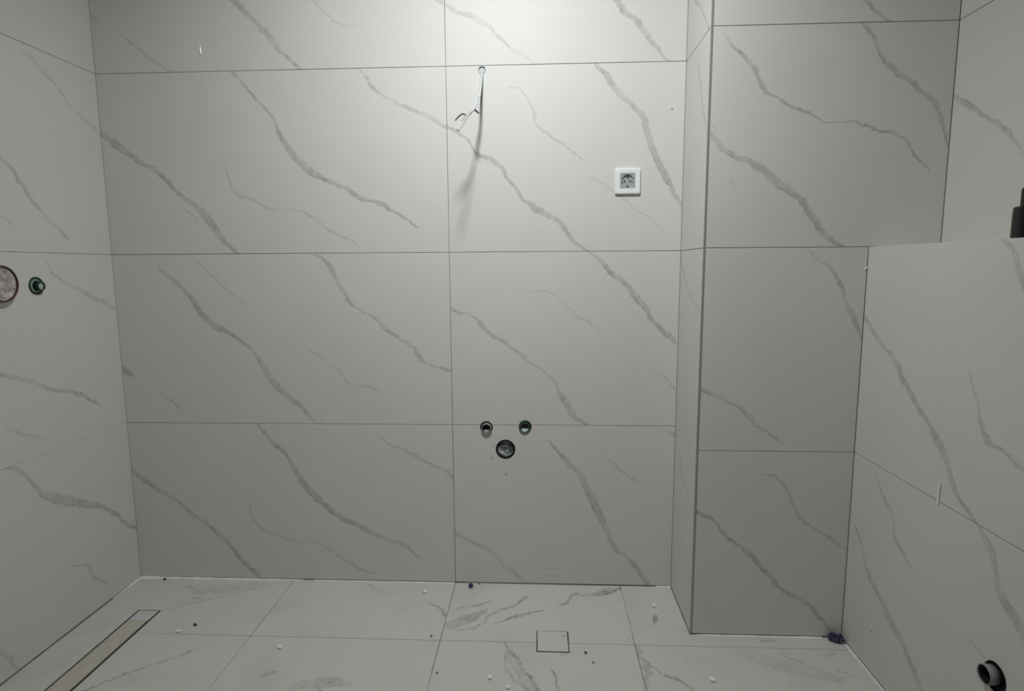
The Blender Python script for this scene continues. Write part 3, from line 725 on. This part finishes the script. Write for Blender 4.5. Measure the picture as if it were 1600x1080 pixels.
t = thing('drain_pipe', 'round grey-plugged drain pipe with black rubber rim below the two water outlets', 'pipe', H_DRAIN)
obj('rubber_rim', lathe_bm([(0.0340, -0.05), (0.0340, 0.001), (0.0330, 0.0020), (0.0300, 0.0020), (0.0285, 0.0005), (0.0285, -0.05)], NB, 48, closed=True), M['black'], t, smooth=True)
bm = bmesh.new()                                            # crumpled plug inside the mouth
u, v, n = frame_of(NB)
rings = [[bm.verts.new(n * -0.006)]]
for k in range(1, 7):
    r = 0.0284 * k / 6
    ring = []
    for i in range(30):
        a = 2 * math.pi * i / 30
        p = u * (r * math.cos(a)) + v * (r * math.sin(a))
        ring.append(bm.verts.new(p + n * (-0.008 + 0.007 * mnoise.noise(p * 75 + Vector((3, 1, 2))) * (1 - (k / 6) ** 4))))
    rings.append(ring)
for i in range(30): bm.faces.new((rings[0][0], rings[1][i], rings[1][(i + 1) % 30]))
for A, B in zip(rings[1:], rings[2:]):
    for i in range(30): bm.faces.new((A[i], A[(i + 1) % 30], B[(i + 1) % 30], B[i]))
obj('plug', bm, M['plug'], t)

# ------------------------------------------------------------------ left wall: soil pipe and green outlet
NL = (1, 0, 0)
t = thing('soil_pipe', 'wide maroon soil pipe covered with crumpled film on the left wall', 'pipe', H_SOIL)
obj('pipe', sleeve(0.020, 0.0505, 0.0468, NL, 0.07), M['red'], t, smooth=True)
bm = bmesh.new()
u, v, n = frame_of(NL)
rings = [[bm.verts.new(n * 0.016)]]
for k in range(1, 9):
    r = 0.0466 * k / 8
    ring = []
    for i in range(36):
        a = 2 * math.pi * i / 36
        p = u * (r * math.cos(a)) + v * (r * math.sin(a))
        ring.append(bm.verts.new(p + n * (0.015 + 0.010 * mnoise.noise(p * 55) * (1 - (k / 8) ** 5))))
    rings.append(ring)
for i in range(36): bm.faces.new((rings[0][0], rings[1][i], rings[1][(i + 1) % 36]))
for A, B in zip(rings[1:], rings[2:]):
    for i in range(36): bm.faces.new((A[i], A[(i + 1) % 36], B[(i + 1) % 36], B[i]))
obj('film', bm, M['soil_film'], t)

t = thing('water_outlet', 'green water outlet with a protruding dark plug on the left wall beside the soil pipe', 'pipe', H_LEFT, 'water outlets')
obj('sleeve', sleeve(0.003, 0.0262, 0.0215, NL, 0.05), M['green'], t, smooth=True)
obj('inner_sleeve', sleeve(0.002, 0.0205, 0.0135, NL, 0.05), M['pale_green'], t, smooth=True)
pl = obj('plug', lathe_bm([(0.0118, -0.04), (0.0118, 0.004), (0.0140, 0.006), (0.0140, 0.014), (0.0130, 0.0155), (0.0112, 0.0155), (0.0105, 0.013), (0.0105, -0.004), (0, -0.004)], NL, 36), M['green'], t, (0, 0.003, -0.001))
obj('plug_face', lathe_bm([(0, 0.0115), (0.0104, 0.0115), (0.0104, 0.0075), (0, 0.0075)], NL, 30), M['lining_green'], pl)

# ------------------------------------------------------------------ ledge outlet at the lower right
NR = (-1, 0, 0)
t = thing('water_outlet', 'dark water outlet sleeve sticking out of a round hole low in the ledge', 'pipe', H_LEDGE, 'water outlets')
sl = obj('sleeve', sleeve(0.021, 0.0200, 0.0180, NR, -0.002), M['grey_plastic'], t, (0, 0.002, 0.004), smooth=True)
obj('lining', lathe_bm([(0.0179, -0.06), (0.0179, 0.018), (0.0170, 0.018), (0.0170, -0.06)], NR, 36, closed=True), M['black'], sl, smooth=True)  # black lining and disc stand in for shade within the mouth
obj('mouth_shade_disc', lathe_bm([(0, -0.012), (0.0170, -0.012), (0.0170, -0.016), (0, -0.016)], NR, 36), M['black'], sl)
obj('hole_shade_wall', lathe_bm([(0.0309, -0.06), (0.0309, -0.0004), (0.0285, -0.0004), (0.0285, -0.06)], NR, 44, closed=True), M['black'], t)  # black rings added to paint the hole's inner shade
obj('hole_shade_ring', lathe_bm([(0.0284, -0.012), (0.0284, -0.006), (0.0182, -0.006), (0.0182, -0.012)], NR, 44, closed=True), M['black'], t)

# ------------------------------------------------------------------ socket outlet
t = thing('wall_socket', 'white square wall socket with grey recess on the back wall', 'socket', (1.7785, 0, 1.4175))
def square_ring(outer, inner, depth0, depth1, round_o=0.004):
    """square frame standing out of the wall, front edge eased"""
    bm = bmesh.new()
    def loop(h, y, r, k=5):
        vs = []
        for cx, cz, a0 in ((h - r, h - r, 0), (-(h - r), h - r, 90), (-(h - r), -(h - r), 180), (h - r, -(h - r), 270)):
            for i in range(k + 1):
                a = math.radians(a0 + 90 * i / k)
                vs.append(bm.verts.new((cx + r * math.cos(a), -y, cz + r * math.sin(a))))
        return vs
    L = [loop(outer, depth0, round_o), loop(outer, depth1 - 0.0035, round_o), loop(outer - 0.0012, depth1 - 0.0010, round_o), loop(outer - 0.004, depth1, round_o * 0.8),
         loop(inner + 0.002, depth1, 0.002), loop(inner, depth1 - 0.0012, 0.0015), loop(inner, depth0, 0.0015)]
    for A, B in zip(L, L[1:] + L[:1]):
        k = len(A)
        for i in range(k): bm.faces.new((A[i], A[(i + 1) % k], B[(i + 1) % k], B[i]))
    return bm
obj('frame', square_ring(0.0415, 0.0245, 0.0, 0.0100), M['white_plastic'], t, smooth=False)
ins = bmesh.new()          # insert: square plate with a round well
def circ(r, y, k=40): return [ins.verts.new((r * math.cos(2 * math.pi * i / k + math.pi / 4), -y, r * math.sin(2 * math.pi * i / k + math.pi / 4))) for i in range(k)]
def squ(h, y, k=40):
    vs = []
    for i in range(k):
        a = 2 * math.pi * i / k + math.pi / 4
        c, s = math.cos(a), math.sin(a); q = h / max(abs(c), abs(s))
        vs.append(ins.verts.new((c * q, -y, s * q)))
    return vs
LL = [squ(0.0244, 0.0), squ(0.0244, 0.0085), squ(0.0222, 0.0085), circ(0.0205, 0.0070), circ(0.0195, 0.0015)]
for A, B in zip(LL, LL[1:]):
    for i in range(40): ins.faces.new((A[i], A[(i + 1) % 40], B[(i + 1) % 40], B[i]))
ins.faces.new(LL[-1])
well = obj('insert', ins, M['socket_grey'], t)
for s in (-1, 1):
    obj('pin_hole', lathe_bm([(0, 0.0025), (0.0026, 0.0025), (0.0026, 0.001), (0, 0.001)], NB, 20), M['black'], well, (s * 0.0095, 0, 0.0))
    obj('earth_clip', box_bm(-0.0028, 0.0028, -0.0072, -0.0015, -0.0022, 0.0022), M['dark_metal'], well, (0, 0, s * 0.0172))
    obj('guide_rib', box_bm(-0.0016, 0.0016, -0.0065, -0.0015, -0.004, 0.004), M['socket_grey'], well, (s * 0.0182, 0, 0))

# ------------------------------------------------------------------ loose cable hanging out of the back wall
t = thing('electric_cable', 'loose white electric cable with bare wire ends hanging out of the back wall', 'cable', H_CABLE)
H = H_CABLE
def rel(pts): return [Vector(p) - H for p in pts]
obj('conduit', sleeve(0.0015, 0.0124, 0.0102, NB, 0.04), M['wire_grey'], t, smooth=True)
obj('conduit_filling', lathe_bm([(0.0, -0.003), (0.0102, -0.004), (0.0102, -0.012), (0, -0.012)], NB, 28), M['cable'], t)
obj('sheath', tube_bm(rel([(1.3001, 0.0200, 1.7838), (1.3023, -0.0040, 1.7723), (1.3025, -0.0200, 1.7497), (1.3016, -0.0470, 1.7105), (1.3011, -0.0880, 1.6682)]), [0.0045, 0.0045, 0.0044, 0.0042, 0.0036], 12), M['cable'], t, smooth=True)
obj('wire', tube_bm(rel([(1.3009, -0.0860, 1.6726), (1.2945, -0.1050, 1.6428), (1.2884, -0.1250, 1.6217), (1.2841, -0.1500, 1.6099), (1.2783, -0.1780, 1.5948), (1.2686, -0.2120, 1.5668), (1.2573, -0.2450, 1.5361), (1.2533, -0.2500, 1.5342), (1.2509, -0.2520, 1.5374)]), 0.0021, 8), M['wire_grey'], t, smooth=True)
wd = obj('wire', tube_bm(rel([(1.3029, -0.0860, 1.6726), (1.2994, -0.1050, 1.6389), (1.2938, -0.1200, 1.6219), (1.2996, -0.1300, 1.6118)]), 0.0017, 8), M['wire_white'], t, smooth=True)
obj('bare_end', tube_bm(rel([(1.2858, -0.1200, 1.6230), (1.2933, -0.1250, 1.6188), (1.3026, -0.1300, 1.6098)]), [0.002, 0.0034, 0.0026], 8), M['wire_dark'], wd, smooth=True)
wd = obj('wire', tube_bm(rel([(1.3009, -0.0860, 1.6707), (1.2920, -0.1100, 1.6397), (1.2860, -0.1400, 1.6152), (1.2768, -0.1650, 1.5961), (1.2680, -0.1800, 1.5936), (1.2606, -0.1900, 1.5941)]), 0.0018, 8), M['wire_white'], t, smooth=True)
obj('bare_end', tube_bm(rel([(1.2680, -0.1800, 1.5936), (1.2606, -0.1900, 1.5941), (1.2502, -0.2000, 1.5845), (1.2409, -0.2100, 1.5714)]), [0.0019, 0.0022, 0.0026, 0.0018], 8), M['wire_dark'], wd, smooth=True)
obj('bare_end', tube_bm(rel([(1.2670, -0.1800, 1.5927), (1.2622, -0.1900, 1.5794), (1.2570, -0.1950, 1.5737)]), [0.0016, 0.0018, 0.0012], 8), M['wire_grey'], wd, smooth=True)

# ------------------------------------------------------------------ floor drains
t = thing('linear_drain', 'long narrow tan linear drain let into the floor along the left wall', 'drain', (DX0, DY, -GR))
L = 1.25
obj('channel_frame', (lambda bm: bm)(box_bm(0.0004, DX1 - DX0 - 0.0004, -L, -0.0004, -0.0002, 0.0004)), M['steel'], t)
w = DX1 - DX0
for a, b in ((0.0008, 0.0048), (w - 0.0052, w - 0.0008)):
    obj('side_rail', box_bm(a, b, -L, -0.001, 0.0004, GR - 0.0006), M['steel'], t)
obj('end_insert', box_bm(0.0065, w - 0.0065, -0.060, -0.004, 0.0004, GR - 0.0002), M['insert_grey'], t)
obj('cover_strip', box_bm(0.0070, w - 0.0085, -L, -0.0615, 0.0004, GR), M['sand'], t)

t = thing('floor_drain', 'small square tile-in floor drain with dark slots in the floor below the outlets', 'drain', ((SQ[0] + SQ[1]) / 2, (SQ[2] + SQ[3]) / 2, -GR))
hx, hy = (SQ[1] - SQ[0]) / 2, (SQ[3] - SQ[2]) / 2
obj('frame', box_bm(-hx, hx, -hy, hy, -0.0002, 0.0002), M['black'], t)
ti = bmesh.new()
s0 = [(-hx + 0.0026, -hy + 0.0036), (hx - 0.0022, -hy + 0.0030), (hx - 0.0026, hy - 0.0020), (-hx + 0.0014, hy - 0.0008)]
a = [ti.verts.new((x, y, 0.0003)) for x, y in s0]; b = [ti.verts.new((x, y, GR + 0.0002)) for x, y in s0]
for i in range(4): ti.faces.new((a[i], a[(i + 1) % 4], b[(i + 1) % 4], b[i]))
ti.faces.new(a[::-1]); ti.faces.new(b)
obj('tile_insert', ti, tile_material('tile_print drain insert', [(0.9, 'ff', [(30, 34, 1), (36, 30, 4), (42, 24, 1)])], (0, 0, 0), (0, 1), True, 9.9), t)

# ------------------------------------------------------------------ things left about
t = thing('bottle', 'black bottle with a narrower cap standing on the ledge at the right edge', 'bottle', (2.520, -0.708, Z2))
obj('body', lathe_bm([(0, 0), (0.0265, 0), (0.0280, 0.003), (0.0280, 0.058), (0.0270, 0.0595), (0.0276, 0.0605), (0.0276, 0.066), (0.0250, 0.069), (0, 0.069)], (0, 0, 1), 40), M['bottle'], t)
obj('cap', lathe_bm([(0, 0.069), (0.0165, 0.069), (0.0165, 0.104), (0.0150, 0.108), (0, 0.108)], (0, 0, 1), 32), M['bottle'], t)

SCR = [((2.392, -0.3040, 0), 0.024, 0.012, 0.0125, 'crumpled dark navy plastic scrap in the floor corner between pier and ledge', 11),
       ((1.243, -0.034, 0), 0.0085, 0.006, 0.0075, 'tiny dark navy plastic scrap on the floor at the foot of the back wall', 12)]
for p, sx, sy, sz, lab, sd in SCR:
    o = tag(obj('plastic_scrap', lump_bm(sx, sy, sz, 3, 0.5, 2.4, sd, 0.10), M['navy'], loc=p), lab, 'scrap', 'navy plastic scraps')
    o.rotation_euler.z = -0.35 if sd == 11 else 0.2

def chip(px, py, sx, sy, sz, rz, lab, sd, mat='chip_white', name='grout_chip', cat='chip', group='white chips on the floor', z=0.0):
    o = tag(obj(name, lump_bm(sx, sy, sz, 1, 0.35, 1.7, sd, 0.06), M[mat], loc=(px, py, z)), lab, cat, group)
    o.rotation_euler.z = rz
    return o
chip(0.3474, -0.3305, 0.0131, 0.0060, 0.0031, 0.10, 'long white plastic chip on the floor tile beside the linear drain', 1)
chip(0.7042, -0.3990, 0.0067, 0.0098, 0.0052, 0.20, 'small white grout chip on the floor tile left of the middle joint', 2)
chip(1.0834, -0.0716, 0.0072, 0.0117, 0.0062, 0.30, 'white grout chip on the floor close to the foot of the back wall', 3)
chip(1.3505, -0.5080, 0.0067, 0.0097, 0.0051, 0.40, 'white grout chip at the bottom edge of the picture left of the square drain', 4)
chip(1.4037, -0.5470, 0.0046, 0.0076, 0.0040, 0.50, 'tiny white grout chip on the dark vein at the bottom edge of the picture', 5)
chip(1.8748, -0.1312, 0.0071, 0.0103, 0.0054, 0.60, 'white grout chip on the narrow floor tile beside the pier', 6)
chip(1.9668, -0.4958, 0.0076, 0.0100, 0.0053, 0.70, 'white grout chip on the front floor tile below the pier corner', 7)
chip(0.3808, -0.2950, 0.0050, 0.0096, 0.0035, 0.80, 'dark crumb on the floor beside the long white chip', 8, mat='crumb', name='crumb', cat='crumb', group='dark crumbs on the floor')
chip(0.1039, -0.0192, 0.0058, 0.0082, 0.0030, 0.90, 'dark crumb on the floor in the left back corner', 9, mat='crumb', name='crumb', cat='crumb', group='dark crumbs on the floor')
chip(1.6266, -0.3880, 0.0038, 0.0061, 0.0023, 0.00, 'dark crumb on the floor right of the square drain', 10, mat='crumb', name='crumb', cat='crumb', group='dark crumbs on the floor')
chip(1.6456, -0.4309, 0.0026, 0.0050, 0.0019, 0.10, 'tiny dark crumb in front of the square drain', 11, mat='crumb', name='crumb', cat='crumb', group='dark crumbs on the floor')
chip(1.1533, -0.3249, 0.0028, 0.0064, 0.0023, 0.20, 'tiny dark crumb on the floor joint left of the square drain', 12, mat='crumb', name='crumb', cat='crumb', group='dark crumbs on the floor')
chip(1.2001, -0.4925, 0.0031, 0.0039, 0.0015, 0.30, 'tiny dark crumb at the bottom edge beside the middle floor joint', 13, mat='crumb', name='crumb', cat='crumb', group='dark crumbs on the floor')
chip(1.2713, -0.0086, 0.0038, 0.0036, 0.0013, 0.40, 'tiny dark crumb at the foot of the back wall beside the navy scrap', 14, mat='crumb', name='crumb', cat='crumb', group='dark crumbs on the floor')

# narrow white plastic slivers stuck to the wall and in the joints
def sliver(name, a, b, r, nrm, label):
    a, b = Vector(a), Vector(b)
    bm = tube_bm([(0, 0, 0), (b - a) * 0.5 + Vector(nrm) * 0.0008, b - a], [r, r * 0.9, r * 0.5], 8, 4)
    return tag(obj(name, bm, M['chip_white'], loc=a), label, 'sliver', 'white plastic slivers')
sliver('plastic_sliver', (0.3683, -0.0010, 1.8467), (0.3676, -0.0010, 1.8748), 0.0024, (0, -1, 0), 'thin white plastic sliver stuck high on the back wall at the left')
sliver('plastic_sliver', (2.4195, -0.6596, 0.5861), (2.4175, -0.6628, 0.6370), 0.0030, (-1, 0, 0), 'thin white plastic sliver standing in the joint of the ledge')
sliver('plastic_sliver', (2.4137, -0.2820, 1.1274), (2.4183, -0.2840, 1.1346), 0.0024, (0, -1, 0), 'short white spacer stub in the corner joint between pier and ledge')
t = thing('screw_hole', 'small dark drilled hole low in the ledge near the pier corner', 'hole', (2.4205, -0.4346, 0.1191))
obj('bore', lathe_bm([(0, 0.0004), (0.0028, 0.0004), (0.0034, 0.0), (0, 0.0)], NR, 18), M['black'], t)
obj('chipped_edge', lathe_bm([(0.0030, 0.0002), (0.0042, 0.0002), (0.0036, 0.0009)], NR, 14, closed=True, jitter=0.0002), M['white_grout'], t)
o = tag(obj('speck', lump_bm(0.003, 0.003, 0.0015, 1, 0.4, 2.0, 5), M['wire_grey'], loc=(1.3198, 0.0000, 0.4727)), 'small dark speck on the back wall beside the drain pipe', 'speck', 'specks on the back wall'); o.rotation_euler.x = math.pi / 2
o = tag(obj('speck', lump_bm(0.0032, 0.0032, 0.0016, 1, 0.4, 2.0, 6), M['wire_grey'], loc=(1.3703, 0.0000, 0.4146)), 'small grey speck on the back wall below the drain pipe', 'speck', 'specks on the back wall'); o.rotation_euler.x = math.pi / 2
o = tag(obj('speck', lump_bm(0.003, 0.003, 0.0015, 1, 0.4, 2.0, 0), M['wire_grey'], loc=(1.9174, 0.0000, 1.6448)), 'small grey speck high on the back wall near the pier', 'speck', 'specks on the back wall'); o.rotation_euler.x = math.pi / 2
